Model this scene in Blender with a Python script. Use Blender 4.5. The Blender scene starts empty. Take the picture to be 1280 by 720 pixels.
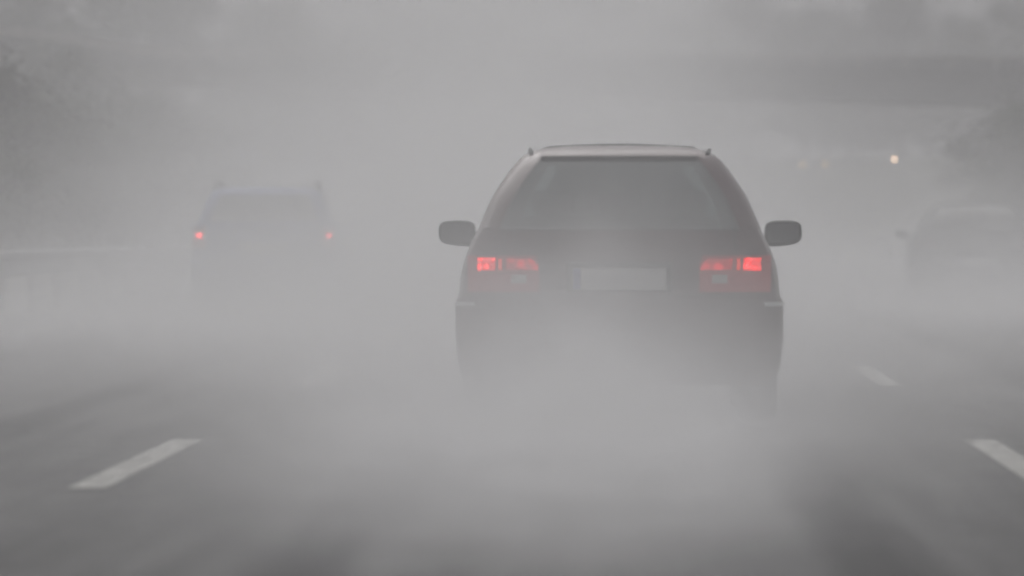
import bpy, bmesh, math, random
from mathutils import Vector, Matrix

# ------------------------------------------------------------------ camera
F = 8700.0                      # focal length in pixels of the 1280-wide photograph
EYE = 1.03
S = bpy.context.scene
cam_d = bpy.data.cameras.new("camera")
cam = bpy.data.objects.new("camera", cam_d)
S.collection.objects.link(cam)
cam_d.sensor_width = 36.0
cam_d.lens = 36.0 * F / 1280.0
cam.location = (0, 0, EYE)
cam.rotation_euler = (math.radians(90 - 0.507), 0, math.radians(0.988))
cam_d.clip_start = 0.1
cam_d.clip_end = 5000
cam_d.dof.use_dof = True
cam_d.dof.focus_distance = 46.0
cam_d.dof.aperture_fstop = 3.6
S.camera = cam

# ------------------------------------------------------------------ sky, sun, exposure
SUN_EL, SUN_AZ = 55.0, -25.0    # azimuth from +y, negative = to the left
w = bpy.data.worlds.new("World")
S.world = w
w.use_nodes = True
wn, wl = w.node_tree.nodes, w.node_tree.links
wn.clear()
w_out = wn.new("ShaderNodeOutputWorld")
w_bg = wn.new("ShaderNodeBackground")
w_sky = wn.new("ShaderNodeTexSky")
w_sky.sky_type = 'NISHITA'
w_sky.sun_disc = False
w_sky.sun_elevation = math.radians(SUN_EL)
w_sky.sun_rotation = math.radians(SUN_AZ)
w_sky.air_density = 1.0
w_sky.dust_density = 6.0
w_sky.ozone_density = 1.0
w_hsv = wn.new("ShaderNodeHueSaturation")     # an overcast sky is nearly grey
w_hsv.inputs["Saturation"].default_value = 0.10
wl.new(w_sky.outputs[0], w_hsv.inputs["Color"])
wl.new(w_hsv.outputs[0], w_bg.inputs[0])
w_bg.inputs[1].default_value = 0.10
wl.new(w_bg.outputs[0], w_out.inputs[0])

sun_d = bpy.data.lights.new("sun", 'SUN')
sun_d.energy = 1.0
sun_d.angle = math.radians(60)
sun_d.color = (1.0, 0.97, 0.93)
sun = bpy.data.objects.new("sun", sun_d)
S.collection.objects.link(sun)
_az, _el = math.radians(SUN_AZ), math.radians(SUN_EL)
_sv = Vector((math.sin(_az) * math.cos(_el), math.cos(_az) * math.cos(_el), math.sin(_el)))
sun.rotation_euler = _sv.to_track_quat('Z', 'Y').to_euler()

S.view_settings.view_transform = 'Standard'
S.view_settings.look = 'None'
S.view_settings.gamma = 1.0
S.view_settings.exposure = -0.15
S.render.engine = 'CYCLES'
cy = S.cycles
cy.max_bounces = 10
cy.volume_bounces = 3
cy.diffuse_bounces = 2
cy.glossy_bounces = 3
cy.transmission_bounces = 6
cy.transparent_max_bounces = 12
cy.use_denoising = True
cy.denoiser = 'OPENIMAGEDENOISE'
cy.use_adaptive_sampling = True
cy.adaptive_threshold = 0.05
cy.adaptive_min_samples = 16
cy.volume_step_rate = 1.0
cy.volume_max_steps = 256
cy.sample_clamp_indirect = 6.0

# ------------------------------------------------------------------ helpers
R = math.radians


def link(o):
    S.collection.objects.link(o)
    return o


def tag(o, label=None, cat=None, group=None, kind=None):
    if label:
        o["label"] = label
    if cat:
        o["category"] = cat
    if group:
        o["group"] = group
    if kind:
        o["kind"] = kind
    return o


def empty(name, loc=(0, 0, 0), rz=0.0):
    o = bpy.data.objects.new(name, None)
    o.location = loc
    o.rotation_euler = (0, 0, rz)
    o.empty_display_size = 0.3
    return link(o)


def obj(name, bm, mat, parent=None, smooth=None):
    bmesh.ops.recalc_face_normals(bm, faces=bm.faces[:])
    me = bpy.data.meshes.new(name)
    bm.to_mesh(me)
    bm.free()
    me.materials.append(mat)
    if smooth is not None:
        for p in me.polygons:
            p.use_smooth = True
        me.set_sharp_from_angle(angle=R(smooth))
    o = bpy.data.objects.new(name, me)
    link(o)
    if parent:
        o.parent = parent
    return o


def copy_tree(o, parent=None):
    c = o.copy()
    link(c)
    c.parent = parent
    for ch in o.children:
        copy_tree(ch, c)
    return c


def box(bm, x0, x1, y0, y1, z0, z1, bev=0.0):
    m = Matrix.Translation(((x0 + x1) / 2, (y0 + y1) / 2, (z0 + z1) / 2)) @ Matrix.Diagonal((x1 - x0, y1 - y0, z1 - z0, 1))
    r = bmesh.ops.create_cube(bm, size=1.0, matrix=m)
    if bev > 0:
        es = list({e for v in r["verts"] for e in v.link_edges})
        bmesh.ops.bevel(bm, geom=es, offset=bev, segments=3, affect='EDGES', profile=0.6)


def tube(bm, pts, rad, n=10, cap=True):
    pts = [Vector(p) for p in pts]
    rads = rad if isinstance(rad, (list, tuple)) else [rad] * len(pts)
    rings = []
    for i, p in enumerate(pts):
        d = (pts[min(i + 1, len(pts) - 1)] - pts[max(i - 1, 0)]).normalized()
        a = Vector((0, 0, 1)) if abs(d.z) < 0.9 else Vector((1, 0, 0))
        u = d.cross(a).normalized()
        v = d.cross(u).normalized()
        rings.append([bm.verts.new(p + rads[i] * (math.cos(2 * math.pi * k / n) * u + math.sin(2 * math.pi * k / n) * v)) for k in range(n)])
    for a, b in zip(rings, rings[1:]):
        for k in range(n):
            bm.faces.new((a[k], a[(k + 1) % n], b[(k + 1) % n], b[k]))
    if cap:
        bm.faces.new(rings[0])
        bm.faces.new(rings[-1])


def lathe_x(bm, prof, cx, cy_, cz, n=28, closed=True):
    """profile of (x offset, radius) turned round the x axis"""
    rings = []
    for dx, r in prof:
        rings.append([bm.verts.new((cx + dx, cy_ + r * math.cos(2 * math.pi * k / n), cz + r * math.sin(2 * math.pi * k / n))) for k in range(n)])
    pairs = list(zip(rings, rings[1:]))
    if closed:
        pairs.append((rings[-1], rings[0]))
    for a, b in pairs:
        for k in range(n):
            bm.faces.new((a[k], a[(k + 1) % n], b[(k + 1) % n], b[k]))
    if not closed:
        bm.faces.new(rings[0])
        bm.faces.new(rings[-1])


# ------------------------------------------------------------------ materials
def mat(name, col, rough=0.5, metal=0.0, coat=0.0, spec=0.5, noise=0.0, nscale=8.0, ncol=None, bump=0.0, emit=None, estr=0.0):
    m = bpy.data.materials.new(name)
    m.use_nodes = True
    n, l = m.node_tree.nodes, m.node_tree.links
    b = n["Principled BSDF"]
    b.inputs["Base Color"].default_value = (*col, 1)
    b.inputs["Roughness"].default_value = rough
    b.inputs["Metallic"].default_value = metal
    b.inputs["Coat Weight"].default_value = coat
    b.inputs["Coat Roughness"].default_value = 0.18
    b.inputs["Specular IOR Level"].default_value = spec
    if noise > 0 or bump > 0:
        tc = n.new("ShaderNodeTexCoord")
        t = n.new("ShaderNodeTexNoise")
        t.inputs["Scale"].default_value = nscale
        t.inputs["Detail"].default_value = 6
        l.new(tc.outputs["Object"], t.inputs["Vector"])
        if noise > 0:
            mx = n.new("ShaderNodeMix")
            mx.data_type = 'RGBA'
            mx.inputs[6].default_value = (*[c * (1 - noise) for c in col], 1)
            mx.inputs[7].default_value = (*(ncol or [min(1, c * (1 + noise)) for c in col]), 1)
            l.new(t.outputs["Fac"], mx.inputs[0])
            l.new(mx.outputs[2], b.inputs["Base Color"])
        if bump > 0:
            bp = n.new("ShaderNodeBump")
            bp.inputs["Strength"].default_value = bump
            bp.inputs["Distance"].default_value = 0.02
            l.new(t.outputs["Fac"], bp.inputs["Height"])
            l.new(bp.outputs[0], b.inputs["Normal"])
    if emit:
        b.inputs["Emission Color"].default_value = (*emit, 1)
        b.inputs["Emission Strength"].default_value = estr
    return m


def glass(name, tint, refl=0.12):
    m = bpy.data.materials.new(name)
    m.use_nodes = True
    n, l = m.node_tree.nodes, m.node_tree.links
    n.remove(n["Principled BSDF"])
    out = n["Material Output"]
    tr = n.new("ShaderNodeBsdfTransparent")
    tr.inputs[0].default_value = (*tint, 1)
    gl = n.new("ShaderNodeBsdfGlossy")
    gl.inputs["Roughness"].default_value = 0.05
    lw = n.new("ShaderNodeLayerWeight")
    lw.inputs[0].default_value = 0.25
    mr = n.new("ShaderNodeMapRange")
    mr.inputs[3].default_value = refl
    mr.inputs[4].default_value = 0.9
    l.new(lw.outputs["Fresnel"], mr.inputs[0])
    mx = n.new("ShaderNodeMixShader")
    l.new(mr.outputs[0], mx.inputs[0])
    l.new(tr.outputs[0], mx.inputs[1])
    l.new(gl.outputs[0], mx.inputs[2])
    l.new(mx.outputs[0], out.inputs[0])
    return m


M = {
    'burgundy': mat("dark burgundy paint", (0.055, 0.009, 0.015), 0.42, coat=0.55, noise=0.25, nscale=5),
    'blue': mat("blue paint", (0.045, 0.09, 0.33), 0.5, coat=0.2, noise=0.2, nscale=5),
    'charcoal': mat("charcoal paint", (0.014, 0.015, 0.016), 0.6, coat=0.0, noise=0.2, nscale=5),
    'plastic': mat("black trim plastic", (0.018, 0.018, 0.019), 0.6, noise=0.3, nscale=40),
    'rubber': mat("tyre rubber", (0.015, 0.015, 0.016), 0.75, noise=0.3, nscale=30),
    'alloy': mat("wheel alloy", (0.45, 0.45, 0.46), 0.35, metal=0.9, noise=0.15, nscale=20),
    'lens': mat("dark red lens", (0.20, 0.010, 0.014), 0.3, coat=0.3, noise=0.1, nscale=60, emit=(1.0, 0.03, 0.05), estr=0.09),  # faint emission stands in for lamp spill and halo across the lens
    'lamp': mat("lit brake lamp", (0.5, 0.02, 0.02), 0.2, emit=(1.0, 0.010, 0.012), estr=4.5),
    'lampdim': mat("lit tail strip", (0.4, 0.015, 0.02), 0.2, emit=(1.0, 0.012, 0.03), estr=0.85),
    'lampamber': mat("lit amber bar", (0.4, 0.05, 0.02), 0.2, emit=(1.0, 0.06, 0.03), estr=0.9),
    'lens_off': mat("unlit dark lens", (0.05, 0.008, 0.010), 0.3, coat=0.2, noise=0.1, nscale=60),
    'lampfar': mat("small lit brake lamp", (0.5, 0.02, 0.02), 0.2, emit=(1.0, 0.03, 0.03), estr=10.0),
    'clear': mat("pale clear lens", (0.55, 0.52, 0.50), 0.2, coat=0.4, noise=0.1, nscale=60),
    'plate': mat("white plate", (0.62, 0.62, 0.60), 0.45, noise=0.08, nscale=12),
    'euro': mat("blue plate band", (0.03, 0.06, 0.30), 0.45, noise=0.1, nscale=20),
    'chrome': mat("pale trim", (0.62, 0.62, 0.63), 0.3, metal=0.7, noise=0.1, nscale=30),
    'shelf': mat("dark cabin trim", (0.02, 0.02, 0.022), 0.9, noise=0.2, nscale=20),
    'glass_rear': glass("tinted rear glass", (0.38, 0.43, 0.43), 0.24),
    'glass': glass("side glass", (0.85, 0.88, 0.87), 0.10),
    'glass_mid': glass("front side glass", (0.22, 0.235, 0.235), 0.08),
    'glass_dark': glass("dark side glass", (0.13, 0.14, 0.14), 0.06),
    'galv': mat("galvanised steel", (0.22, 0.225, 0.225), 0.45, metal=0.6, noise=0.25, nscale=6),
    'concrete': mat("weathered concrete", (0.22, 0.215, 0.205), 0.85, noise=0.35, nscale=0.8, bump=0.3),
    'concrete_dark': mat("dark girder concrete", (0.085, 0.08, 0.085), 0.85, noise=0.35, nscale=0.8, bump=0.3),  # girder and deck: darker grey than the piers and abutments
    'railing': mat("railing paint", (0.40, 0.37, 0.35), 0.6, noise=0.2, nscale=3),
    'panel': mat("grey screen panel", (0.16, 0.155, 0.16), 0.6, noise=0.25, nscale=2),
    'bark': mat("bark", (0.07, 0.055, 0.042), 0.9, noise=0.4, nscale=6, bump=0.5),
    'post': mat("lamp post steel", (0.25, 0.25, 0.25), 0.5, metal=0.5, noise=0.2, nscale=8),
    'warm': mat("warm lamp", (0.8, 0.6, 0.4), 0.3, emit=(1.0, 0.68, 0.45), estr=13.0),
    'warmdim': mat("pale warm lamp", (0.8, 0.65, 0.45), 0.3, emit=(1.0, 0.68, 0.36), estr=6.0),
    'paint': mat("road paint", (0.28, 0.275, 0.255), 0.4, noise=0.35, nscale=3.0),
}


def leaf_mat(name, a, b):
    m = bpy.data.materials.new(name)
    m.use_nodes = True
    n, l = m.node_tree.nodes, m.node_tree.links
    bs = n["Principled BSDF"]
    bs.inputs["Roughness"].default_value = 0.7
    tc = n.new("ShaderNodeTexCoord")
    t = n.new("ShaderNodeTexNoise")
    t.inputs["Scale"].default_value = 0.9
    t.inputs["Detail"].default_value = 4
    l.new(tc.outputs["Object"], t.inputs["Vector"])
    rp = n.new("ShaderNodeValToRGB")
    rp.color_ramp.elements[0].position = 0.35
    rp.color_ramp.elements[0].color = (*a, 1)
    rp.color_ramp.elements[1].position = 0.68
    rp.color_ramp.elements[1].color = (*b, 1)
    l.new(t.outputs["Fac"], rp.inputs[0])
    l.new(rp.outputs[0], bs.inputs["Base Color"])
    return m


def ribbed(m, scale, lo, hi):
    """moulded lens cells: the bulb shows brighter through some of them"""
    n, l = m.node_tree.nodes, m.node_tree.links
    b = n["Principled BSDF"]
    st = b.inputs["Emission Strength"].default_value
    tc = n.new("ShaderNodeTexCoord")
    v = n.new("ShaderNodeTexVoronoi")
    v.inputs["Scale"].default_value = scale
    l.new(tc.outputs["Object"], v.inputs["Vector"])
    mr = n.new("ShaderNodeMapRange")
    mr.inputs[1].default_value = 0.0
    mr.inputs[2].default_value = 0.7
    mr.inputs[3].default_value = st * hi
    mr.inputs[4].default_value = st * lo
    l.new(v.outputs["Distance"], mr.inputs[0])
    l.new(mr.outputs[0], b.inputs["Emission Strength"])


ribbed(M['lamp'], 32, 0.25, 1.5)
ribbed(M['lampdim'], 22, 0.35, 1.5)


def worn(m):
    """chipped, dirty road paint: the asphalt shows through"""
    n, l = m.node_tree.nodes, m.node_tree.links
    b = n["Principled BSDF"]
    tc = n.new("ShaderNodeTexCoord")
    t = n.new("ShaderNodeTexNoise")
    t.inputs["Scale"].default_value = 9.0
    t.inputs["Detail"].default_value = 9.0
    t.inputs["Roughness"].default_value = 0.7
    l.new(tc.outputs["Object"], t.inputs["Vector"])
    mr = n.new("ShaderNodeMapRange")
    mr.inputs[1].default_value = 0.38
    mr.inputs[2].default_value = 0.52
    mr.inputs[3].default_value = 0.25
    mr.inputs[4].default_value = 1.0
    l.new(t.outputs["Fac"], mr.inputs[0])
    l.new(mr.outputs[0], b.inputs["Alpha"])


worn(M['paint'])
M['leaf_a'] = leaf_mat("foliage green", (0.030, 0.040, 0.018), (0.07, 0.085, 0.04))
M['leaf_b'] = leaf_mat("foliage brown green", (0.036, 0.038, 0.022), (0.085, 0.08, 0.05))


def ground_mat():
    m = mat("rough grass", (0.05, 0.06, 0.03), 0.9)
    n, l = m.node_tree.nodes, m.node_tree.links
    b = n["Principled BSDF"]
    tc = n.new("ShaderNodeTexCoord")
    t = n.new("ShaderNodeTexNoise")
    t.inputs["Scale"].default_value = 0.35
    t.inputs["Detail"].default_value = 10
    t.inputs["Roughness"].default_value = 0.7
    l.new(tc.outputs["Object"], t.inputs["Vector"])
    rp = n.new("ShaderNodeValToRGB")
    rp.color_ramp.elements[0].position = 0.3
    rp.color_ramp.elements[0].color = (0.030, 0.036, 0.018, 1)
    rp.color_ramp.elements[1].position = 0.7
    rp.color_ramp.elements[1].color = (0.075, 0.078, 0.045, 1)
    l.new(t.outputs["Fac"], rp.inputs[0])
    l.new(rp.outputs[0], b.inputs["Base Color"])
    bp = n.new("ShaderNodeBump")
    bp.inputs["Strength"].default_value = 0.6
    bp.inputs["Distance"].default_value = 0.1
    l.new(t.outputs["Fac"], bp.inputs["Height"])
    l.new(bp.outputs[0], b.inputs["Normal"])
    return m


LANES = (-4.05, -0.10, 3.58)     # lane centres
TRACK = 0.86                     # wheel tracks either side of a lane's centre


def road_mat():
    """wet asphalt; the film of water is thicker between the wheel tracks and more broken inside them"""
    m = mat("wet asphalt", (0.045, 0.044, 0.046), 0.3)
    n, l = m.node_tree.nodes, m.node_tree.links
    b = n["Principled BSDF"]
    tc = n.new("ShaderNodeTexCoord")
    sp = n.new("ShaderNodeSeparateXYZ")
    l.new(tc.outputs["Object"], sp.inputs[0])

    def math_(op, a, bb=None, c=None):
        x = n.new("ShaderNodeMath")
        x.operation = op
        for i, v in enumerate((a, bb, c)):
            if v is None:
                continue
            if isinstance(v, (int, float)):
                x.inputs[i].default_value = v
            else:
                l.new(v, x.inputs[i])
        return x.outputs[0]
    mp = n.new("ShaderNodeMapping")
    mp.inputs["Scale"].default_value = (1.6, 0.12, 1)
    l.new(tc.outputs["Object"], mp.inputs[0])
    wob = n.new("ShaderNodeTexNoise")
    wob.inputs["Scale"].default_value = 1.0
    wob.inputs["Detail"].default_value = 5
    l.new(mp.outputs[0], wob.inputs["Vector"])
    xx = math_('ADD', sp.outputs[0], math_('MULTIPLY', math_('SUBTRACT', wob.outputs["Fac"], 0.5), 0.35))
    tot = None
    for c in LANES:
        for s in (-1, 1):
            d = math_('ABSOLUTE', math_('SUBTRACT', xx, c + s * TRACK))
            g = n.new("ShaderNodeMapRange")
            g.interpolation_type = 'SMOOTHSTEP'
            g.inputs[1].default_value = 0.08
            g.inputs[2].default_value = 0.28
            g.inputs[3].default_value = 1
            g.inputs[4].default_value = 0
            g.inputs[3].default_value = 0.45 if c < -1 else 0.65
            l.new(d, g.inputs[0])
            tot = g.outputs[0] if tot is None else math_('MAXIMUM', tot, g.outputs[0])
    tex = n.new("ShaderNodeTexNoise")
    tex.inputs["Scale"].default_value = 3.0
    tex.inputs["Detail"].default_value = 8
    l.new(tc.outputs["Object"], tex.inputs["Vector"])
    # roughness: smooth film between, broken in the tracks
    ro = n.new("ShaderNodeMapRange")
    ro.inputs[3].default_value = 0.62
    ro.inputs[4].default_value = 0.85
    b.inputs["Specular IOR Level"].default_value = 0.12
    l.new(tot, ro.inputs[0])
    l.new(math_('ADD', ro.outputs[0], math_('MULTIPLY', math_('SUBTRACT', tex.outputs["Fac"], 0.5), 0.3)), b.inputs["Roughness"])
    mx = n.new("ShaderNodeMix")
    mx.data_type = 'RGBA'
    mx.inputs[6].default_value = (0.056, 0.055, 0.057, 1)
    mx.inputs[7].default_value = (0.030, 0.029, 0.031, 1)
    # long streaks of standing water and worn aggregate
    ms = n.new("ShaderNodeMapping")
    ms.inputs["Scale"].default_value = (4.5, 0.10, 1)
    l.new(tc.outputs["Object"], ms.inputs[0])
    st = n.new("ShaderNodeTexNoise")
    st.inputs["Scale"].default_value = 1.0
    st.inputs["Detail"].default_value = 7
    st.inputs["Roughness"].default_value = 0.65
    l.new(ms.outputs[0], st.inputs["Vector"])
    sr = n.new("ShaderNodeMapRange")
    sr.inputs[1].default_value = 0.38
    sr.inputs[2].default_value = 0.66
    sr.inputs[3].default_value = 0.0
    sr.inputs[4].default_value = 0.32
    l.new(st.outputs["Fac"], sr.inputs[0])
    tot2 = math_('MINIMUM', math_('ADD', math_('MULTIPLY', tot, 0.9), sr.outputs[0]), 1.0)
    l.new(tot2, ro.inputs[0])
    spc = n.new("ShaderNodeMapRange")
    spc.inputs[3].default_value = 0.20
    spc.inputs[4].default_value = 0.065
    l.new(tot2, spc.inputs[0])
    l.new(spc.outputs[0], b.inputs["Specular IOR Level"])
    l.new(tot2, mx.inputs[0])
    l.new(mx.outputs[2], b.inputs["Base Color"])
    fine = n.new("ShaderNodeTexNoise")
    fine.inputs["Scale"].default_value = 40
    fine.inputs["Detail"].default_value = 4
    l.new(tc.outputs["Object"], fine.inputs["Vector"])
    bp = n.new("ShaderNodeBump")
    bp.inputs["Strength"].default_value = 0.5
    bp.inputs["Distance"].default_value = 0.01
    l.new(fine.outputs["Fac"], bp.inputs["Height"])
    l.new(bp.outputs[0], b.inputs["Normal"])
    return m


# ------------------------------------------------------------------ ground, road, markings
def bend(y):
    """the road's centre line turns away to the left beyond the bridge"""
    s = max(0.0, y - 225.0)
    return -s * s / (2 * 240.0) if s < 150 else -(150 * 150) / 480.0 - (s - 150) * (150 / 240.0)


def hgt(x, y):
    """verges level with the road, banks either side"""
    xr = x - bend(y)
    h = 0.0
    if xr < -9.0:
        t = min(1, (-9.0 - xr) / 16.0)
        h = 4.6 * t * t * (3 - 2 * t)
    elif xr > 8.0:
        t = min(1, (xr - 8.0) / 18.0)
        h = 4.0 * t * t * (3 - 2 * t)
    k = min(1.0, max(0.0, (y - 60) / 60.0))
    return h * (0.35 + 0.65 * k) + 0.25 * math.sin(x * 0.31 + y * 0.13) * (1 if abs(xr) > 14 else 0)


ROAD_L, ROAD_R = -7.0, 6.5
bm = bmesh.new()
xs = [-900, -500, -250, -120, -80, -60, -50, -42, -36, -31, -27, -24, -21, -18.5, -16, -14, -12.5, -11, -9.5, -8, -6, 0, 5, 8.5, 10, 11.5, 13, 15, 17.5, 20, 23, 26, 30, 35, 42, 50, 60, 80, 120, 250, 500, 900]
ys = [-60, -20, 0, 15, 30, 45, 60, 75, 90, 105, 120, 140, 160, 180, 200, 220] + [230 + 12 * i for i in range(20)] + [500, 560, 640, 740, 900, 1200]
grid = []
for y in ys:
    grid.append([bm.verts.new((x + bend(y), y, hgt(x + bend(y), y) - 0.03)) for x in xs])
for a, b2 in zip(grid, grid[1:]):
    for i in range(len(xs) - 1):
        bm.faces.new((a[i], a[i + 1], b2[i + 1], b2[i]))
tag(obj("ground", bm, ground_mat(), smooth=60), kind="structure")


def strip(bm, x0, x1, y0, y1, z, step=6.0):
    n = max(1, int(math.ceil((y1 - y0) / step)))
    prev = None
    for i in range(n + 1):
        y = y0 + (y1 - y0) * i / n
        cur = (bm.verts.new((x0 + bend(y), y, z)), bm.verts.new((x1 + bend(y), y, z)))
        if prev:
            bm.faces.new((prev[0], prev[1], cur[1], cur[0]))
        prev = cur


bm = bmesh.new()
strip(bm, ROAD_L, ROAD_R, -60, 700, 0.0)
tag(obj("road", bm, road_mat()), kind="structure")

LINE_L, LINE_R = -2.14, 1.67
bm = bmesh.new()
for k in range(-4, 34):
    y0 = 27.3 + 17.6 * k
    for X in (LINE_L, LINE_R):
        strip(bm, X - 0.075, X + 0.075, y0, y0 + 6.2, 0.004, 3.0)
strip(bm, -5.98, -5.78, -60, 650, 0.004)
strip(bm, 5.35, 5.60, -60, 650, 0.004)
tag(obj("lane_markings", bm, M['paint']), kind="structure")


# ------------------------------------------------------------------ crash barrier on the left
def barrier(label, X, y0, y1, side):
    root = empty("crash_barrier", (X, y0, 0))
    tag(root, label, "crash barrier")
    prof = [(0.0, 0.44), (0.05, 0.475), (0.05, 0.53), (0.0, 0.565), (0.0, 0.625), (0.05, 0.66), (0.05, 0.715), (0.0, 0.75)]
    back = [(x - 0.006, z) for x, z in reversed(prof)]
    loop = prof + back
    bm = bmesh.new()
    n = int((y1 - y0) / 8)
    rings = []
    for i in range(n + 1):
        y = (y1 - y0) * i / n
        rings.append([bm.verts.new((side * (x + 0.09) + bend(y0 + y), y, z)) for x, z in loop])
    for a, b2 in zip(rings, rings[1:]):
        for k in range(len(loop)):
            k2 = (k + 1) % len(loop)
            bm.faces.new((a[k], a[k2], b2[k2], b2[k]))
    bm.faces.new(rings[0])
    bm.faces.new(rings[-1])
    obj("rail", bm, M['galv'], root, smooth=50)
    me = None
    for i in range(int((y1 - y0) / 4)):
        if me is None:
            bm = bmesh.new()
            box(bm, -0.05, 0.05, -0.03, 0.03, -0.3, 0.70, 0.006)
            p = obj("post", bm, M['galv'], root)
            me = p.data
        else:
            p = bpy.data.objects.new("post", me)
            link(p)
            p.parent = root
        y = 1.0 + 4.0 * i
        p.location = (bend(y0 + y), y, 0)
    return root


barrier("galvanised steel crash barrier along the left edge of the road", -7.35, 40, 320, 1)


# ------------------------------------------------------------------ cars
def lerp(a, b, t):
    return a + (b - a) * t


class Shell:
    """a car's outer surface: horizontal outlines stacked by height"""

    def __init__(self, layers, rc, rfc, bulge, sbow, fbow):
        self.L, self.rc, self.rfc, self.bulge, self.sbow, self.fbow = layers, rc, rfc, bulge, sbow, fbow

    def at(self, z):
        L = self.L
        if z <= L[0][0]:
            return L[0][1:]
        for i in range(len(L) - 1):
            if z <= L[i + 1][0]:
                t = (z - L[i][0]) / (L[i + 1][0] - L[i][0])
                # Catmull-Rom in z for smooth skins
                p0, p1, p2, p3 = L[max(i - 1, 0)], L[i], L[i + 1], L[min(i + 2, len(L) - 1)]
                out = []
                for k in (1, 2, 3):
                    h = p2[0] - p1[0]
                    m1 = (p2[k] - p0[k]) / max(1e-6, p2[0] - p0[0]) * h
                    m2 = (p3[k] - p1[k]) / max(1e-6, p3[0] - p1[0]) * h
                    d = p2[k] - p1[k]
                    for_m = []
                    for mm in (m1, m2):      # keep it monotone
                        if d == 0 or mm * d <= 0:
                            mm = 0.0
                        elif abs(mm) > 3 * abs(d):
                            mm = 3 * d
                        for_m.append(mm)
                    m1, m2 = for_m
                    t2, t3 = t * t, t * t * t
                    out.append((2 * t3 - 3 * t2 + 1) * p1[k] + (t3 - 2 * t2 + t) * m1 + (-2 * t3 + 3 * t2) * p2[k] + (t3 - t2) * m2)
                return tuple(out)
        return L[-1][1:]

    def rear(self, s, z, out=0.0):
        """s in -1..1 across the rear, corners included; pushed outwards by out"""
        hw, yr, yf = self.at(z)
        rc = min(self.rc, hw * 0.6)
        sg, a = (1 if s >= 0 else -1), abs(s)
        # the outer 25 % of s runs round the corner
        if a <= 0.75:
            x = (hw - rc) * a / 0.75
            y = yr + self.bulge * (x / hw) ** 2
            nx, ny = 2 * self.bulge * x / hw / hw * -1, -1
        else:
            th = (a - 0.75) / 0.25 * math.pi / 2
            e = 0.75
            cx, sy = math.sin(th) ** e, math.cos(th) ** e
            x = hw - rc + rc * cx
            y0 = yr + self.bulge * ((hw - rc) / hw) ** 2
            y = y0 + rc * 1.15 * (1 - sy)
            nx, ny = math.sin(th), -math.cos(th)
        ln = math.hypot(nx, ny)
        return Vector((sg * (x + out * abs(nx) / ln * (1 if nx > 0 else 0)), y + out * ny / ln, z))

    def s_of(self, x, z):
        lo, hi = 0.0, 1.0
        ax = abs(x)
        for _ in range(40):
            mid = (lo + hi) / 2
            if self.rear(mid, z).x < ax:
                lo = mid
            else:
                hi = mid
        return math.copysign((lo + hi) / 2, x)

    def side_y(self, z):
        hw, yr, yf = self.at(z)
        rc = min(self.rc, hw * 0.6)
        return yr + self.bulge + rc * 1.15, yf - self.rfc - self.fbow

    def side(self, f, z, sg=1, out=0.0):
        hw, yr, yf = self.at(z)
        y0, y1 = self.side_y(z)
        y = lerp(y0, y1, f)
        x = hw - self.sbow * max(0, (f - 0.35) / 0.65) ** 2 * hw
        return Vector((sg * (x + out), y, z))

    def front(self, s, z, out=0.0):
        hw, yr, yf = self.at(z)
        hw2 = hw * (1 - self.sbow)
        rf = min(self.rfc, hw2 * 0.6)
        sg, a = (1 if s >= 0 else -1), abs(s)
        if a <= 0.75:
            x = (hw2 - rf) * a / 0.75
            y = yf - self.fbow * (x / hw2) ** 2
            nx, ny = 0.0, 1.0
        else:
            th = (a - 0.75) / 0.25 * math.pi / 2
            x = hw2 - rf + rf * math.sin(th)
            yb = yf - self.fbow * ((hw2 - rf) / hw2) ** 2
            y = yb - rf * (1 - math.cos(th)) * ((yb - self.side_y(z)[1]) / rf)
            nx, ny = math.sin(th), math.cos(th)
        return Vector((sg * (x + out * nx), y + out * ny, z))

    def loop(self, z, NR=20, NS=26, NF=16):
        pts, tags = [], []
        for i in range(NR):
            pts.append(self.rear(-1 + 2 * i / NR, z))
        for i in range(NS):
            pts.append(self.side(i / NS, z, 1))
        for i in range(NF):
            pts.append(self.front(1 - 2 * i / NF, z))
        for i in range(NS):
            pts.append(self.side(1 - i / NS, z, -1))
        return pts


def surf_patch(fn, u0, u1, v0, v1, nu, nv, out, deep):
    """a slab lying on a surface: fn(u, v, offset) -> point; u0/u1 may be functions of v (0..1)"""
    bm = bmesh.new()
    A, B = [], []
    for j in range(nv + 1):
        t = j / nv
        v = lerp(v0, v1, t)
        a = u0(v) if callable(u0) else u0
        b = u1(v) if callable(u1) else u1
        A.append([bm.verts.new(fn(lerp(a, b, i / nu), v, out)) for i in range(nu + 1)])
        B.append([bm.verts.new(fn(lerp(a, b, i / nu), v, -deep)) for i in range(nu + 1)])
    for j in range(nv):
        for i in range(nu):
            bm.faces.new((A[j][i], A[j][i + 1], A[j + 1][i + 1], A[j + 1][i]))
            bm.faces.new((B[j][i], B[j + 1][i], B[j + 1][i + 1], B[j][i + 1]))
    for i in range(nu):
        bm.faces.new((A[0][i], B[0][i], B[0][i + 1], A[0][i + 1]))
        bm.faces.new((A[nv][i], A[nv][i + 1], B[nv][i + 1], B[nv][i]))
    for j in range(nv):
        bm.faces.new((A[j][0], A[j + 1][0], B[j + 1][0], B[j][0]))
        bm.faces.new((A[j][nu], B[j][nu], B[j + 1][nu], A[j + 1][nu]))
    return bm


def apply_mod(o):
    dg = bpy.context.evaluated_depsgraph_get()
    me = bpy.data.meshes.new_from_object(o.evaluated_get(dg))
    old = o.data
    o.modifiers.clear()
    o.data = me
    bpy.data.meshes.remove(old)


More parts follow.
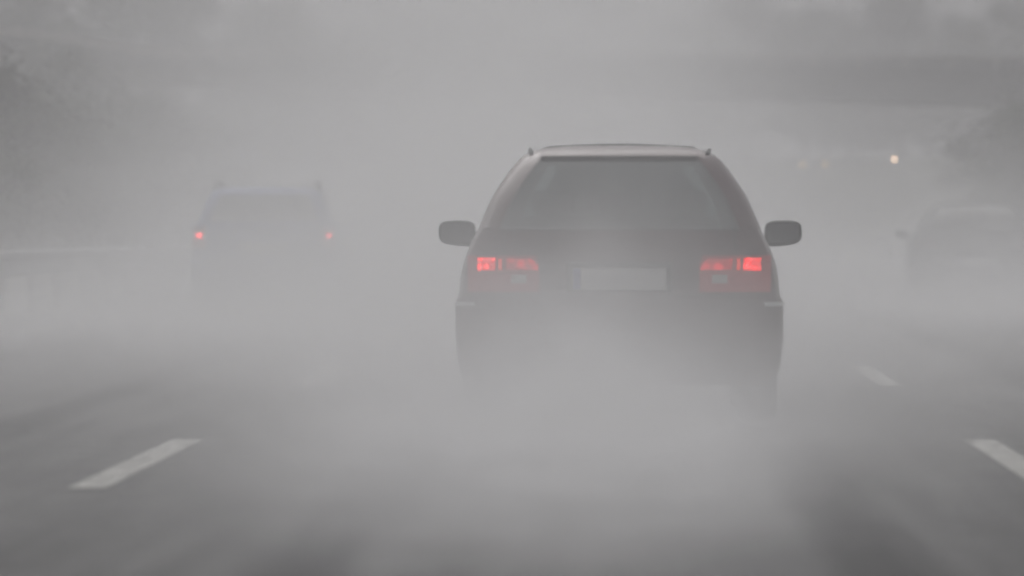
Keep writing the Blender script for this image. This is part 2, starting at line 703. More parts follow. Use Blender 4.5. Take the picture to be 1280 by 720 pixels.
def build_car(name, label, loc, rz, P):
    root = empty(name, loc, rz)
    tag(root, label, "car")
    sh = Shell(P['layers'], P['rc'], P['rfc'], P['bulge'], P['sbow'], P['fbow'])
    zb, zt = P['belt'], P['wtop']            # glass runs between these heights
    zs = P['zs']
    NR, NS, NF = 20, 26, 16
    paint = P['paint']
    # --- lower body, closed at the belt
    bm = bmesh.new()
    low = [z for z in zs if z <= zb + 1e-6]
    rings = [[bm.verts.new(p) for p in sh.loop(z, NR, NS, NF)] for z in low]
    N = len(rings[0])
    for a, b2 in zip(rings, rings[1:]):
        for k in range(N):
            bm.faces.new((a[k], a[(k + 1) % N], b2[(k + 1) % N], b2[k]))
    bm.faces.new(rings[0])
    bm.faces.new(rings[-1])
    body = obj("body", bm, paint, root)
    # wheel arches
    wr, wx = P['wheel_r'], P['wheel_x']
    cb = bmesh.new()
    for wy in P['wheel_y']:
        for sg in (-1, 1):
            lathe_x(cb, [(-0.16, wr + 0.055), (0.35, wr + 0.055)] if sg > 0 else [(-0.35, wr + 0.055), (0.16, wr + 0.055)], sg * wx, wy, wr, 32, closed=False)
    cutter = obj("arch_cutter", cb, paint)
    md = body.modifiers.new("arch", 'BOOLEAN')
    md.operation = 'DIFFERENCE'
    md.solver = 'EXACT'
    md.object = cutter
    bpy.context.view_layer.update()
    apply_mod(body)
    bpy.data.objects.remove(cutter)
    # --- greenhouse: pillars and roof with the openings left out
    sf = P['side_splits']                    # fractions where the side glass starts / ends
    g = P['glass_s']                         # rear glass reaches to this s

    def loop2(z):
        pts = []
        rs = [-1, -0.95, -0.9, -0.85] + [lerp(-g, g, i / 16) for i in range(17)] + [0.85, 0.9, 0.95]
        for s in rs:
            pts.append(('r', s, sh.rear(s, z)))
        fr = []
        for a, b2 in sf:
            fr += [lerp(a, b2, i / 5) for i in range(6)]
        fr = sorted(set([0.0] + fr))
        for f in fr:
            pts.append(('s', f, sh.side(f, z, 1)))
        for i in range(17):
            pts.append(('f', 1 - 2 * i / 16, sh.front(1 - 2 * i / 16, z)))
        for f in reversed(fr):
            if f == 0.0:
                continue
            pts.append(('t', f, sh.side(f, z, -1)))
        return pts
    up = [z for z in zs if z >= zb - 1e-6]
    bm = bmesh.new()
    Ls = [loop2(z) for z in up]
    rings = [[bm.verts.new(p[2]) for p in L] for L in Ls]
    N = len(rings[0])
    zg0, zg1 = P['glass_z']
    for j in range(len(up) - 1):
        zm = (up[j] + up[j + 1]) / 2
        for k in range(N):
            k2 = (k + 1) % N
            ta, a, _ = Ls[j][k]
            tb, b2, _ = Ls[j][k2]
            hole = False
            if zg0 < zm < zg1:
                if ta == tb == 'r' and abs((a + b2) / 2) < g:
                    hole = True
                if ta == tb and ta in 'st':
                    m_ = (a + b2) / 2
                    hole = any(p < m_ < q for p, q in sf)
                if ta == tb == 'f' and abs((a + b2) / 2) < 0.82:
                    hole = True
            if not hole:
                bm.faces.new((rings[j][k], rings[j][k2], rings[j + 1][k2], rings[j + 1][k]))
    bm.faces.new(rings[-1])
    bmesh.ops.recalc_face_normals(bm, faces=bm.faces[:])
    gh = obj("greenhouse", bm, paint)
    md = gh.modifiers.new("shell", 'SOLIDIFY')
    md.thickness = 0.03
    md.offset = -1
    bpy.context.view_layer.update()
    apply_mod(gh)
    # one body mesh
    bm = bmesh.new()
    bm.from_mesh(body.data)
    bm.from_mesh(gh.data)
    bpy.data.objects.remove(gh)
    old = body.data
    bpy.data.objects.remove(body)
    body = obj("body", bm, paint, root, smooth=32)
    # --- glass
    rn = lambda s, z, o: sh.rear(s, z, o)
    obj("rear_window", surf_patch(rn, -g - 0.012, g + 0.012, zg0 - 0.01, zg1 + 0.008, 24, 8, 0.003, 0.002), P.get('rear_glass', M['glass_rear']), root, smooth=30)
    fn = lambda s, z, o: sh.front(s, z, o)
    obj("windscreen", surf_patch(fn, -0.82, 0.82, zg0, zg1, 16, 8, 0.003, 0.002), M['glass'], root, smooth=30)
    for sg in (-1, 1):
        for wi, (a, b2) in enumerate(sf):
            obj("side_window", surf_patch(lambda f, z, o, sg=sg: sh.side(f, z, sg, o), a - 0.006, b2 + 0.006, zg0, zg1, 6, 6, 0.003, 0.002), M['glass_mid'] if wi == 2 else M['glass_dark'], root, smooth=30)
    # seats, seen as dark shapes through the rear glass
    y_r, y_f = P['seat_y']
    zt_ = zg0 + 0.03
    for nm, sy, sx in (("rear_seat", y_r, (-0.36, 0.0, 0.36)), ("front_seat", y_f, (-0.36, 0.36))):
        for x in sx:
            bm = bmesh.new()
            box(bm, x - 0.17, x + 0.17, sy - 0.07, sy + 0.07, zb + 0.004, zt_ + 0.03, 0.03)
            box(bm, x - 0.11, x + 0.11, sy - 0.04, sy + 0.04, zt_ + 0.05, zt_ + 0.17, 0.03)
            box(bm, x - 0.03, x + 0.03, sy - 0.01, sy + 0.01, zt_ + 0.0, zt_ + 0.08)
            obj(nm, bm, M['shelf'], root, smooth=40)
    # --- bumper
    b0, b1 = P['bumper']
    bmp = obj("rear_bumper", surf_patch(rn, -0.995, 0.995, b0, b1, 44, 8, 0.011, 0.01), P['bumper_mat'], root, smooth=40)
    if P.get('bumper_trim'):
        z = P['bumper_trim']
        for sg in (-1, 1):
            obj("bumper_trim", surf_patch(lambda s, v, o: sh.rear(s, v, o), sg * 0.80, sg * 0.985, z - 0.011, z + 0.011, 12, 2, 0.020, -0.008), M['chrome'], bmp, smooth=40)
    # tailgate shut lines
    gx = P['gate_x']
    bm = bmesh.new()
    for sg in (-1, 1):
        pts = []
        for i in range(10):
            z = lerp(b1 + 0.012, zb, i / 9)
            s = sh.s_of(gx, z) * sg
            pts.append(sh.rear(s, z, 0.0005))
        tube(bm, pts, 0.004, 6)
    zz = b1 + 0.012
    tube(bm, [sh.rear(sh.s_of(lerp(-gx, gx, i / 20), zz), zz, 0.0005) for i in range(21)], 0.004, 6)
    obj("tailgate_seam", bm, M['plastic'], root)
    # --- lamps
    def xpatch(x0, x1, z0, z1, out, deep, nu=10, nv=4):
        f = lambda x, z, o: sh.rear(sh.s_of(x, z), z, o)
        return surf_patch(f, x0, x1, z0, z1, nu, nv, out, deep)
    for sg in (-1, 1):
        lamp = None
        for kind, x0, x1, z0, z1, out, mt in P['lamps']:
            a, b2 = (x0, x1) if sg > 0 else (-x1 if not callable(x1) else (lambda v, f=x1: -f(v)), -x0 if not callable(x0) else (lambda v, f=x0: -f(v)))
            o = obj(kind, xpatch(a, b2, z0, z1, out, 0.004), M[mt], lamp or root, smooth=40)
            if lamp is None:
                lamp = o
    # --- plate
    if P.get('plate'):
        px, pz0, pz1 = P['plate']
        zc = (pz0 + pz1) / 2
        y = sh.rear(0.1, zc).y - 0.028
        bm = bmesh.new()
        box(bm, -px - 0.03, px + 0.03, y + 0.010, y + 0.09, pz0 - 0.012, pz1 + 0.03, 0.008)
        obj("plate_surround", bm, M['plastic'], root, smooth=40)
        bm = bmesh.new()
        box(bm, -px, px, y, y + 0.009, pz0, pz1, 0.003)
        pl = obj("number_plate", bm, M['plate'], root, smooth=40)
        bm = bmesh.new()
        box(bm, -px + 0.004, -px + 0.044, y - 0.003, y + 0.001, pz0 + 0.004, pz1 - 0.004)
        obj("plate_band", bm, M['euro'], pl)
    # --- mirrors
    for sg in (-1, 1):
        x0, x1, z0, z1, my = P['mirror']
        bm = bmesh.new()
        nseg = 24
        rings = []
        cx, cz = (x0 + x1) / 2, (z0 + z1) / 2
        for dy, k in ((0.0, 0.90), (0.012, 0.98), (0.05, 1.0), (0.09, 0.92), (0.13, 0.70), (0.15, 0.40)):
            ring = []
            for i in range(nseg):
                th = 2 * math.pi * i / nseg
                c_, s_ = math.cos(th), math.sin(th)
                e = 0.56
                xx = math.copysign(abs(c_) ** e, c_) * (x1 - x0) / 2 * k
                zz_ = math.copysign(abs(s_) ** e, s_) * (z1 - z0) / 2 * k
                zz_ += 0.012 * (xx / ((x1 - x0) / 2)) * (1 if s_ < 0 else 0)
                ring.append(bm.verts.new((sg * (cx + xx), my + dy, cz + zz_)))
            rings.append(ring)
        for a, b2 in zip(rings, rings[1:]):
            for k in range(nseg):
                bm.faces.new((a[k], a[(k + 1) % nseg], b2[(k + 1) % nseg], b2[k]))
        bm.faces.new(rings[0])
        bm.faces.new(rings[-1])
        tube(bm, [(sg * (x0 + 0.05), my + 0.07, z0 + 0.035), (sg * (x0 - 0.02), my + 0.08, z0 + 0.015), (sg * (x0 - 0.10), my + 0.10, z0 + 0.005)], [0.022, 0.026, 0.034], 10)
        mir = obj("wing_mirror", bm, P['mirror_mat'], root, smooth=45)
        bm = bmesh.new()
        box(bm, sg * cx - (x1 - x0) / 2 * 0.80, sg * cx + (x1 - x0) / 2 * 0.80, my - 0.004, my + 0.006, cz - (z1 - z0) / 2 * 0.74, cz + (z1 - z0) / 2 * 0.74, 0.002)
        obj("mirror_glass", bm, M['mirror'], mir)
    # --- roof rails
    if P.get('rails'):
        for sg in (-1, 1):
            bm = bmesh.new()
            tube(bm, [(sg * x, y, z) for x, y, z in P['rails']], P['rail_r'], 10)
            obj("roof_rail", bm, M['plastic'], root, smooth=40)
    if P.get('crossbar'):
        hx, y, z = P['crossbar']
        bm = bmesh.new()
        tube(bm, [(lerp(-hx, hx, i / 12), y, z - 0.016 * (2 * i / 12 - 1) ** 2) for i in range(13)], 0.012, 8)
        obj("roof_bar", bm, M['plastic'], root, smooth=40)
    if P.get('spoiler'):
        z, zd, s0 = P['spoiler']
        obj("roof_spoiler", surf_patch(rn, -s0, s0, z, z + zd, 24, 4, 0.035, 0.0), paint, root, smooth=40)
    # --- wheels
    first = None
    for wy in P['wheel_y']:
        for sg in (-1, 1):
            wroot = bpy.data.objects.new("wheel", None)
            link(wroot)
            wroot.parent = root
            wroot.location = (sg * wx, wy, wr)
            wroot.rotation_euler = (0, 0, 0 if sg > 0 else math.pi)
            if first is None:
                bm = bmesh.new()
                lathe_x(bm, [(-0.10, wr * 0.66), (-0.10, wr * 0.9), (-0.075, wr * 0.985), (-0.03, wr), (0.03, wr), (0.075, wr * 0.985), (0.10, wr * 0.9), (0.10, wr * 0.66)], 0, 0, 0, 36)
                t = obj("tyre", bm, M['rubber'], wroot, smooth=40)
                bm = bmesh.new()
                lathe_x(bm, [(-0.095, wr * 0.665), (0.088, wr * 0.665), (0.095, wr * 0.64), (0.06, wr * 0.58), (0.03, wr * 0.5), (-0.08, wr * 0.5)], 0, 0, 0, 36)
                for k in range(7):
                    a = 2 * math.pi * k / 7
                    tube(bm, [(0.055, 0.03 * math.cos(a), 0.03 * math.sin(a)), (0.06, wr * 0.6 * math.cos(a), wr * 0.6 * math.sin(a))], [0.03, 0.022], 8)
                lathe_x(bm, [(0.0, 0.06), (0.07, 0.055)], 0, 0, 0, 20, closed=False)
                r_ = obj("rim", bm, M['alloy'], wroot, smooth=40)
                first = (t.data, r_.data)
            else:
                for nm, me in zip(("tyre", "rim"), first):
                    o = bpy.data.objects.new(nm, me)
                    link(o)
                    o.parent = wroot
    return root, sh


M['mirror'] = mat("mirror glass", (0.16, 0.165, 0.17), 0.08, metal=1.0, noise=0.05, nscale=10)


def zlist(marks, step=0.035):
    out = []
    for a, b in zip(marks, marks[1:]):
        n = max(1, int(round((b - a) / step)))
        out += [lerp(a, b, i / n) for i in range(n)]
    return out + [marks[-1]]


# the dark estate car straight ahead
estate_layers = [
    (0.20, 0.775, 0.10, 4.12), (0.28, 0.820, 0.03, 4.20), (0.42, 0.838, 0.00, 4.24), (0.60, 0.842, 0.00, 4.22),
    (0.66, 0.838, 0.01, 4.20), (0.70, 0.834, 0.05, 4.15), (0.80, 0.822, 0.06, 4.02), (0.88, 0.800, 0.08, 3.72), (0.95, 0.772, 0.11, 3.30),
    (1.02, 0.735, 0.14, 2.98), (1.10, 0.702, 0.19, 2.80), (1.19, 0.662, 0.25, 2.60), (1.30, 0.590, 0.33, 2.36),
    (1.36, 0.545, 0.38, 2.22), (1.40, 0.508, 0.42, 2.10), (1.425, 0.465, 0.47, 2.00), (1.443, 0.40, 0.56, 1.90), (1.455, 0.28, 0.75, 1.70), (1.460, 0.14, 0.95, 1.50)]
estate = dict(
    layers=estate_layers, rc=0.16, rfc=0.34, bulge=0.06, sbow=0.05, fbow=0.16, belt=1.02, wtop=1.39, seat_y=(1.25, 2.05),
    zs=zlist([0.20, 0.28, 0.42, 0.60, 0.66, 0.70, 0.80, 0.88, 0.95, 1.02, 1.385, 1.40, 1.425, 1.443, 1.455, 1.460]),
    paint=M['burgundy'], bumper_mat=M['burgundy'], mirror_mat=M['plastic'], side_splits=[(0.02, 0.30), (0.36, 0.62), (0.68, 0.97)],
    glass_s=0.77, glass_z=(1.02, 1.385), wheel_r=0.30, wheel_x=0.725, wheel_y=(0.80, 3.38), bumper=(0.24, 0.655), bumper_trim=0.628, gate_x=0.60,
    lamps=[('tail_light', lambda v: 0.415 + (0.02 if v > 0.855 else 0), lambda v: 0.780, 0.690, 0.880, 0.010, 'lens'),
           ('brake_lamp', 0.645, 0.728, 0.803, 0.865, 0.014, 'lamp'),
           ('tail_strip', lambda v: 0.422 + max(0, (v - 0.83)) * 1.2, 0.585, 0.805, 0.862, 0.014, 'lampdim'),
           ('indicator_lamp', 0.610, 0.627, 0.805, 0.862, 0.014, 'lampamber'),
           ('reversing_lamp', 0.480, 0.560, 0.735, 0.780, 0.014, 'clear')],
    plate=(0.243, 0.700, 0.814), mirror=(0.800, 1.008, 0.922, 1.064, 2.55),
    rails=[(0.462, 0.50, 1.408), (0.464, 0.58, 1.418), (0.472, 0.76, 1.430), (0.478, 1.2, 1.437), (0.470, 1.9, 1.424), (0.47, 2.0, 1.41)], rail_r=0.012,
    crossbar=(0.40, 1.05, 1.458), spoiler=(1.398, 0.022, 0.80))
build_car("estate_car", "dark burgundy estate car with bright red lights and white number plate in centre lane", (-0.066, 36.0, 0), 0, estate)

# the blue people carrier in the left lane
mpv_layers = [
    (0.20, 0.80, 0.10, 4.20), (0.30, 0.855, 0.03, 4.28), (0.45, 0.872, 0.0, 4.30), (0.62, 0.876, 0.0, 4.28), (0.70, 0.872, 0.03, 4.20),
    (0.85, 0.868, 0.04, 4.02), (0.95, 0.855, 0.05, 3.75), (1.06, 0.820, 0.08, 3.35), (1.12, 0.795, 0.10, 3.2), (1.22, 0.760, 0.14, 2.98),
    (1.34, 0.712, 0.20, 2.70), (1.42, 0.672, 0.25, 2.48), (1.46, 0.640, 0.29, 2.35), (1.485, 0.585, 0.36, 2.2), (1.50, 0.49, 0.48, 2.0), (1.508, 0.34, 0.7, 1.8), (1.512, 0.15, 1.0, 1.5)]
mpv = dict(
    layers=mpv_layers, rc=0.15, rfc=0.34, bulge=0.05, sbow=0.05, fbow=0.16, belt=1.06, wtop=1.40, seat_y=(1.3, 2.1),
    zs=zlist([0.20, 0.30, 0.45, 0.62, 0.70, 0.85, 0.95, 1.06, 1.10, 1.41, 1.46, 1.485, 1.50, 1.508, 1.512]),
    paint=M['blue'], bumper_mat=M['blue'], mirror_mat=M['blue'], side_splits=[(0.02, 0.28), (0.34, 0.62), (0.68, 0.97)],
    glass_s=0.74, glass_z=(1.10, 1.41), wheel_r=0.31, wheel_x=0.75, wheel_y=(0.78, 3.45), bumper=(0.24, 0.66), gate_x=0.66,
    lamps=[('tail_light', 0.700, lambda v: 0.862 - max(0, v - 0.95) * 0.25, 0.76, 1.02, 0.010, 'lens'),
           ('brake_lamp', 0.745, 0.815, 0.895, 0.945, 0.014, 'lampfar')],
    plate=(0.26, 0.70, 0.81), mirror=(0.87, 1.07, 0.94, 1.07, 2.75),
    rails=[(0.60, 0.50, 1.46), (0.605, 0.56, 1.555), (0.61, 0.75, 1.572), (0.61, 1.5, 1.572), (0.60, 2.0, 1.53), (0.59, 2.1, 1.46)], rail_r=0.025)
build_car("people_carrier", "blue people carrier with tall roof rails driving in the left lane, faint in the spray", (-4.45, 84.0, 0), 0, mpv)

# the dark hatchback, barely seen on the right
hatch_layers = [(a, b * 1.0, c, d * 0.93) for a, b, c, d in (
    (0.18, 0.78, 0.10, 4.12), (0.28, 0.835, 0.03, 4.20), (0.42, 0.86, 0.00, 4.24), (0.60, 0.86, 0.00, 4.22), (0.70, 0.85, 0.05, 4.15),
    (0.80, 0.84, 0.06, 4.02), (0.88, 0.815, 0.08, 3.72), (0.93, 0.78, 0.12, 3.30), (1.02, 0.73, 0.20, 2.95), (1.12, 0.68, 0.30, 2.7),
    (1.22, 0.62, 0.42, 2.45), (1.28, 0.56, 0.52, 2.3), (1.31, 0.50, 0.6, 2.15), (1.328, 0.40, 0.72, 2.0), (1.338, 0.25, 0.9, 1.8), (1.341, 0.12, 1.1, 1.6))]
hatch = dict(estate)
hatch.update(rear_glass=M['glass_dark'], layers=hatch_layers, belt=0.95, zs=zlist([0.18, 0.28, 0.42, 0.60, 0.70, 0.80, 0.88, 0.95, 0.98, 1.27, 1.31, 1.328, 1.338, 1.341]),
             glass_z=(0.98, 1.27), paint=M['charcoal'], bumper_mat=M['charcoal'], wheel_y=(0.72, 3.15), bumper=(0.22, 0.62), bumper_trim=None,
             lamps=[('tail_light', 0.52, 0.80, 0.74, 0.87, 0.010, 'lens_off')], plate=(0.26, 0.50, 0.61), mirror=(0.80, 0.98, 0.86, 0.98, 2.5), rails=None, crossbar=None, spoiler=None)
build_car("dark_hatchback", "charcoal hatchback barely visible through the spray beside the right edge of the picture", (4.55, 92.0, 0), 0, hatch)


# ------------------------------------------------------------------ overpass
BY = 205.0
br = empty("overpass_bridge", (0, BY, 0))
tag(br, "concrete road bridge crossing over the motorway with a dark girder and pale railing", "bridge")
XB0, XB1 = -58.0, 58.0


def deck_top(x):
    return 5.78 - 0.0115 * x


def deck_bot(x):
    t = (x + 19) / 30.5
    return lerp(5.42, 4.64, min(1, max(0, t)))


def beam(x0, x1, y0, y1, zb_, zt_, n=34):
    bm = bmesh.new()
    rings = []
    for i in range(n + 1):
        x = lerp(x0, x1, i / n)
        rings.append([bm.verts.new((x, y, z)) for y, z in ((y0, zb_(x)), (y1, zb_(x)), (y1, zt_(x)), (y0, zt_(x)))])
    for a, b2 in zip(rings, rings[1:]):
        for k in range(4):
            bm.faces.new((a[k], a[(k + 1) % 4], b2[(k + 1) % 4], b2[k]))
    bm.faces.new(rings[0])
    bm.faces.new(rings[-1])
    return bm


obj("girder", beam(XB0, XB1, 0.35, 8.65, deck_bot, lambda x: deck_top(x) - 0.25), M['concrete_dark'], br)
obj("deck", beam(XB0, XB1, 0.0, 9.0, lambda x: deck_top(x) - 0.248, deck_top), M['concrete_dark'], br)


def rail_top(x):
    t = min(1, max(0, (-13.0 - x) / 6.0))
    return deck_top(x) + 0.36 + 0.62 * t * t * (3 - 2 * t)


rl = obj("railing", beam(XB0, XB1, 0.10, 0.22, lambda x: rail_top(x) - 0.07, rail_top, 68), M['railing'], br)
obj("pale_rail", beam(XB0, -11.0, 0.06, 0.16, lambda x: rail_top(x) - 0.30, lambda x: rail_top(x) - 0.10, 40), M['railing'], rl)
obj("screen_panel", beam(XB0, XB1, 0.18, 0.21, deck_top, lambda x: rail_top(x) - 0.072, 68), M['panel'], rl)
x = -57.62
k = 0
while x < 57.8:
    bm = bmesh.new()
    z0, z1 = deck_top(x), rail_top(x) - 0.04
    box(bm, x - 0.06, x + 0.06, 0.03, 0.175, z0, z1)
    obj("railing_post", bm, M['railing'], rl)
    x += 1.34
for px in (-21.5, 14.0):
    bm = bmesh.new()
    box(bm, px - 0.45, px + 0.45, 2.5, 6.5, -0.4, deck_bot(px) + 0.05, 0.08)
    obj("pier", bm, M['concrete'], br, smooth=40)
for sg in (-1, 1):
    bm = bmesh.new()
    xa, xb = (-58, -24) if sg < 0 else (24, 58)
    box(bm, xa, xb, 0.4, 8.6, -0.5, min(deck_bot(xa), deck_bot(xb)) - 0.002)
    obj("abutment", bm, M['concrete'], br)


# ------------------------------------------------------------------ roadside lamps
def lamp_post(label, X, Y, z, lamps, mt, rad, group=None):
    base = hgt(X, Y)
    root = empty("lamp_post", (X, Y, base))
    tag(root, label, "lamp post", group)
    bm = bmesh.new()
    tube(bm, [(0, 0, -0.2), (0, 0, z - base - 0.12)], [0.03, 0.025], 12)
    obj("post", bm, M['post'], root, smooth=40)
    bm = bmesh.new()
    xs_ = [l for l in lamps]
    box(bm, min(xs_) - 0.085, max(xs_) + 0.085, 0.02, 0.12, z - base - 0.085, z - base + 0.085, 0.02)
    hd = obj("lamp_housing", bm, M['post'], root, smooth=40)
    for lx in lamps:
        bm = bmesh.new()
        bmesh.ops.create_uvsphere(bm, u_segments=20, v_segments=12, radius=rad, matrix=Matrix.Translation((lx, 0.02, z - base)) @ Matrix.Diagonal((1, 0.6, 1, 1)))
        obj("lamp", bm, mt, hd, smooth=60)


lamp_post("single warm orange lamp on slim post under the bridge, brightest of the roadside lamps", 7.15, 190, 2.86, [0.0], M['warm'], 0.045)
lamp_post("post carrying two dim pale lamps side by side beyond the bridge", 6.0, 230, 3.09, [-0.37, 0.37], M['warmdim'], 0.05)

# ------------------------------------------------------------------ trees
rnd = random.Random(7)


def crown_bm(h, w_, r, n):
    """leaf-sized faces in clumps spread through the crown"""
    bm = bmesh.new()
    clumps = []
    for i in range(34):
        a = r.uniform(0, 2 * math.pi)
        t = r.uniform(0.12, 1.0)
        prof = math.sin(math.pi * min(1, t * 0.86 + 0.10)) ** 0.7
        q = w_ * prof * math.sqrt(r.uniform(0.05, 1)) * r.uniform(0.8, 1.15)
        clumps.append((Vector((q * math.cos(a), q * math.sin(a), h * (0.06 + 0.92 * t))), r.uniform(0.5, 1.15) * w_ * 0.30))
    for i in range(n):
        c, s = clumps[i % len(clumps)]
        p = c + Vector((r.gauss(0, 0.5), r.gauss(0, 0.5), r.gauss(0, 0.45))) * s * 1.25
        u = Vector((r.gauss(0, 1), r.gauss(0, 1), r.gauss(0, 1))).normalized()
        v = u.orthogonal().normalized()
        k = r.uniform(0.07, 0.15)
        u, v = u * k, v * k * r.uniform(0.5, 0.8)
        bm.faces.new([bm.verts.new(p + u), bm.verts.new(p + v), bm.verts.new(p - u), bm.verts.new(p - v)])
    return bm


def trunk_bm(h, w_, r):
    bm = bmesh.new()
    pts = [Vector((0, 0, -0.4))]
    for i in range(1, 7):
        pts.append(Vector((r.uniform(-.12, .12), r.uniform(-.12, .12), h * 0.8 * i / 6)))
    tube(bm, pts, [0.26, 0.22, 0.19, 0.15, 0.11, 0.07, 0.03], 10)
    for i in range(9):
        z = h * r.uniform(0.22, 0.65)
        a = r.uniform(0, 2 * math.pi)
        d = Vector((math.cos(a), math.sin(a), r.uniform(0.5, 1.0)))
        p0 = Vector((0, 0, z))
        tube(bm, [p0, p0 + d * w_ * 0.35, p0 + d * w_ * 0.65 + Vector((0, 0, 0.3))], [0.09, 0.06, 0.02], 8)
    return bm


kinds = []
for i, (h, w_, lf) in enumerate(((10.5, 3.6, 'leaf_a'), (9.0, 3.9, 'leaf_b'), (11.5, 3.1, 'leaf_a'))):
    c = crown_bm(h, w_, rnd, 11000)
    t = trunk_bm(h, w_, rnd)
    me_c = bpy.data.meshes.new("crown")
    c.to_mesh(me_c)
    c.free()
    me_c.materials.append(M[lf])
    me_t = bpy.data.meshes.new("trunk")
    t.to_mesh(me_t)
    t.free()
    me_t.materials.append(M['bark'])
    kinds.append((me_c, me_t, h))


def tree(label, X, Y, H, kind, group, rz=None, wide=1.0):
    me_c, me_t, h = kinds[kind]
    root = empty("tree", (X, Y, hgt(X, Y)), rnd.uniform(0, 6.28) if rz is None else rz)
    k = H / h
    root.scale = (k * wide, k * wide, k)
    tag(root, label, "tree", group)
    for nm, me in (("trunk", me_t), ("crown", me_c)):
        o = bpy.data.objects.new(nm, me)
        link(o)
        o.parent = root


def X_of(px, Y):
    return (px - 790) / F * Y


# right, beyond the bridge: (pixel column, distance, pixel row of the top)
GR = "trees rising beyond the bridge on the right"
for i, (px, Y, top) in enumerate(((865, 330, 20), (930, 345, 2), (1005, 325, 14), (1060, 340, 24), (1125, 330, 4), (1190, 335, 20), (1250, 320, -6), (1310, 330, -16), (1030, 370, 12), (1160, 365, 10))):
    X = X_of(px, Y)
    H = EYE + (283 - top) / F * Y - hgt(X, Y)
    tree("misty grey-green tree in the line rising beyond the bridge at the upper right", X, Y, H, i % 3, GR, wide=1.15)
# far trees at the centre left
GL = "trees beyond the bridge at the centre"
for i, (px, Y, top) in enumerate(((520, 350, 30), (585, 345, 22), (640, 360, 42), (455, 355, 48), (700, 375, 66))):
    X = X_of(px, Y)
    H = EYE + (283 - top) / F * Y - hgt(X, Y)
    tree("very faint misty tree far beyond the bridge at the upper centre", X, Y, H, (i + 1) % 3, GL, wide=1.2)
# the left bank
GB = "trees on the left bank behind the bridge"
for i, (px, Y, top) in enumerate(((20, 250, -120), (110, 262, -90), (200, 255, -60), (285, 268, -10), (345, 275, 22), (400, 285, 45))):
    X = X_of(px, Y)
    H = EYE + (283 - top) / F * Y - hgt(X, Y)
    tree("tree on the left bank behind the bridge railing, part of a descending line", X, Y, H, i % 3, GB, wide=1.1)
GN = "bushes along the left verge"  # verge greenery, with near bushes added to darken the left of the view
for i, (X, Y, H) in enumerate(((-9.3, 74, 2.7), (-9.6, 84, 3.0), (-9.4, 94, 2.9), (-9.8, 104, 3.3), (-9.5, 115, 3.2), (-9.9, 126, 3.5), (-9.6, 138, 3.4), (-10.2, 150, 3.6), (-10.0, 163, 3.3), (-10.6, 177, 3.4), (-12.4, 120, 3.6), (-12.8, 145, 4.2), (-13.5, 172, 4.0), (-16.0, 190, 4.0))):
    tree("dark bush in the row along the left verge behind the crash barrier", X, Y, H, (i + 1) % 3, GN, wide=1.45)
GV = "bushes along the right verge"  # row added to darken the right edge of the view
for i, (X, Y, H) in enumerate(((8.1, 104, 3.0), (8.3, 114, 3.3), (8.2, 125, 3.2), (8.5, 136, 3.5), (8.6, 148, 3.5), (9.4, 161, 3.7), (10.2, 175, 3.7), (11.0, 188, 3.8))):
    tree("dark bush in the row added along the right verge below the bridge", X, Y, H, i % 3, GV, wide=1.45)


# ------------------------------------------------------------------ haze and spray
def volume_box(name, x0, x1, y0, y1, z0, z1, m, label=None):
    bm = bmesh.new()
    box(bm, x0, x1, y0, y1, z0, z1)
    o = obj(name, bm, m)
    tag(o, label=label, kind="stuff")
    return o


def haze_mat(density):
    m = bpy.data.materials.new("haze")
    m.use_nodes = True
    n, l = m.node_tree.nodes, m.node_tree.links
    n.remove(n["Principled BSDF"])
    v = n.new("ShaderNodeVolumePrincipled")
    v.inputs["Color"].default_value = (0.866, 0.857, 0.886, 1)
    v.inputs["Density"].default_value = density
    l.new(v.outputs[0], n["Material Output"].inputs["Volume"])
    return m


volume_box("haze", -1000, 1000, -100, 1300, -1.6, 24, haze_mat(0.0039))


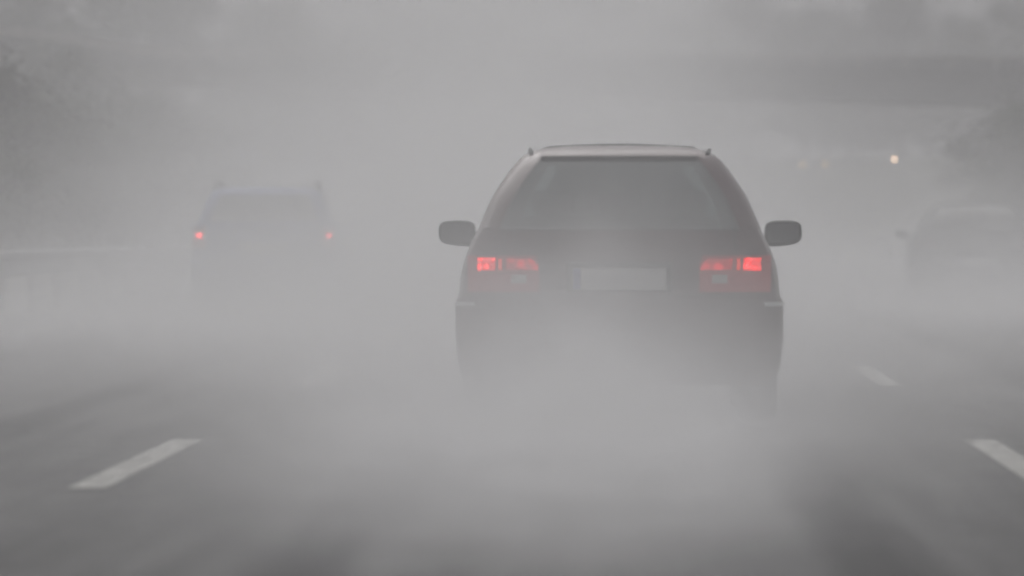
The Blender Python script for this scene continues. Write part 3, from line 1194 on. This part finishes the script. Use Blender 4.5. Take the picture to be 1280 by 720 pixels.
def spray_mat(name, peak, hz, xc, xw, y0, y1, y2, y3, nscale=0.5, namp=0.8, tint=(0.982, 0.980, 0.993)):
    """water thrown up by tyres: thins out with height (scale hz), sideways from xc (half width xw) and along the road (rises y0-y1, falls y2-y3)"""
    m = bpy.data.materials.new(name)
    m.use_nodes = True
    n, l = m.node_tree.nodes, m.node_tree.links
    n.remove(n["Principled BSDF"])
    v = n.new("ShaderNodeVolumePrincipled")
    v.inputs["Color"].default_value = (*tint, 1)
    v.inputs["Anisotropy"].default_value = 0.3
    tc = n.new("ShaderNodeTexCoord")
    sp = n.new("ShaderNodeSeparateXYZ")
    l.new(tc.outputs["Object"], sp.inputs[0])

    def ma(op, *a):
        x = n.new("ShaderNodeMath")
        x.operation = op
        for i, q in enumerate(a):
            if isinstance(q, (int, float)):
                x.inputs[i].default_value = q
            else:
                l.new(q, x.inputs[i])
        return x.outputs[0]

    def sm(q, a, b, c=0.0, d=1.0):
        r = n.new("ShaderNodeMapRange")
        r.interpolation_type = 'SMOOTHSTEP'
        for i, k in enumerate((a, b, c, d)):
            r.inputs[i + 1].default_value = k
        l.new(q, r.inputs[0])
        return r.outputs[0]
    fz = ma('EXPONENT', ma('MULTIPLY', ma('MAXIMUM', sp.outputs[2], 0.0), -1.0 / hz))
    u = ma('DIVIDE', ma('SUBTRACT', sp.outputs[0], xc), xw)
    fx = ma('EXPONENT', ma('MULTIPLY', ma('MULTIPLY', u, u), -1.0))
    fy = ma('MULTIPLY', sm(sp.outputs[1], y0, y1), sm(sp.outputs[1], y2, y3, 1.0, 0.0))
    d = ma('MULTIPLY', ma('MULTIPLY', fz, fx), fy)
    mp = n.new("ShaderNodeMapping")
    mp.inputs["Scale"].default_value = (nscale, nscale * 0.35, nscale * 1.2)
    l.new(tc.outputs["Object"], mp.inputs[0])
    t = n.new("ShaderNodeTexNoise")
    t.inputs["Scale"].default_value = 1.0
    t.inputs["Detail"].default_value = 3.0
    l.new(mp.outputs[0], t.inputs["Vector"])
    nz = ma('MAXIMUM', ma('ADD', 1.0, ma('MULTIPLY', ma('SUBTRACT', t.outputs["Fac"], 0.5), namp * 3.0)), 0.02)
    d = ma('MULTIPLY', d, nz)
    l.new(ma('MULTIPLY', d, peak), v.inputs["Density"])
    l.new(v.outputs[0], n["Material Output"].inputs["Volume"])
    return m


# a thin layer of spray lying over all the lanes
volume_box("spray_layer", -11.0, 11.0, 10.0, 235.0, 0.008, 2.4, spray_mat("spray lying on the road", 0.085, 0.33, -0.4, 6.0, 14.0, 46.0, 190.0, 235.0, nscale=0.5, namp=0.8))
# behind the estate car: the thick low plume, and a thinner veil above it
volume_box("spray_cloud", -3.4, 3.2, 10.02, 36.7, 0.009, 2.2, spray_mat("spray behind estate", 0.68, 0.40, -0.28, 0.82, 14.0, 36.4, 35.9, 36.7, nscale=1.7, namp=1.25, tint=(0.935, 0.932, 0.948)))
volume_box("spray_cloud", -5.0, 4.6, 12.0, 38.0, 0.010, 5.0, spray_mat("spray veil near", 0.022, 1.5, -0.45, 1.6, 15.0, 30.0, 35.0, 38.0, nscale=1.1, namp=1.2))
# round and past the estate car, filling the road ahead
volume_box("spray_cloud", -5.4, 4.4, 38.02, 90.0, 0.011, 6.0, spray_mat("spray past estate", 0.090, 1.5, -0.9, 1.7, 38.0, 44.0, 60.0, 90.0, nscale=0.7, namp=1.1))
volume_box("spray_cloud", -13.0, 9.0, 45.0, 230.0, 0.012, 12.0, spray_mat("spray over the road ahead", 0.050, 3.0, -2.7, 4.4, 45.0, 80.0, 170.0, 230.0, nscale=0.16, namp=0.7))
# left lane, behind the blue people carrier
volume_box("spray_cloud", -9.0, -0.8, 38.04, 84.6, 0.013, 4.0, spray_mat("spray behind people carrier", 0.100, 0.75, -4.2, 2.5, 40.0, 76.0, 83.6, 84.6, nscale=0.45, namp=0.8))
# right lane, behind the hatchback
volume_box("spray_cloud", 1.2, 8.6, 38.06, 92.6, 0.014, 4.0, spray_mat("spray behind hatchback", 0.115, 0.9, 4.3, 1.8, 50.0, 84.0, 91.6, 92.6, nscale=0.45, namp=0.8))
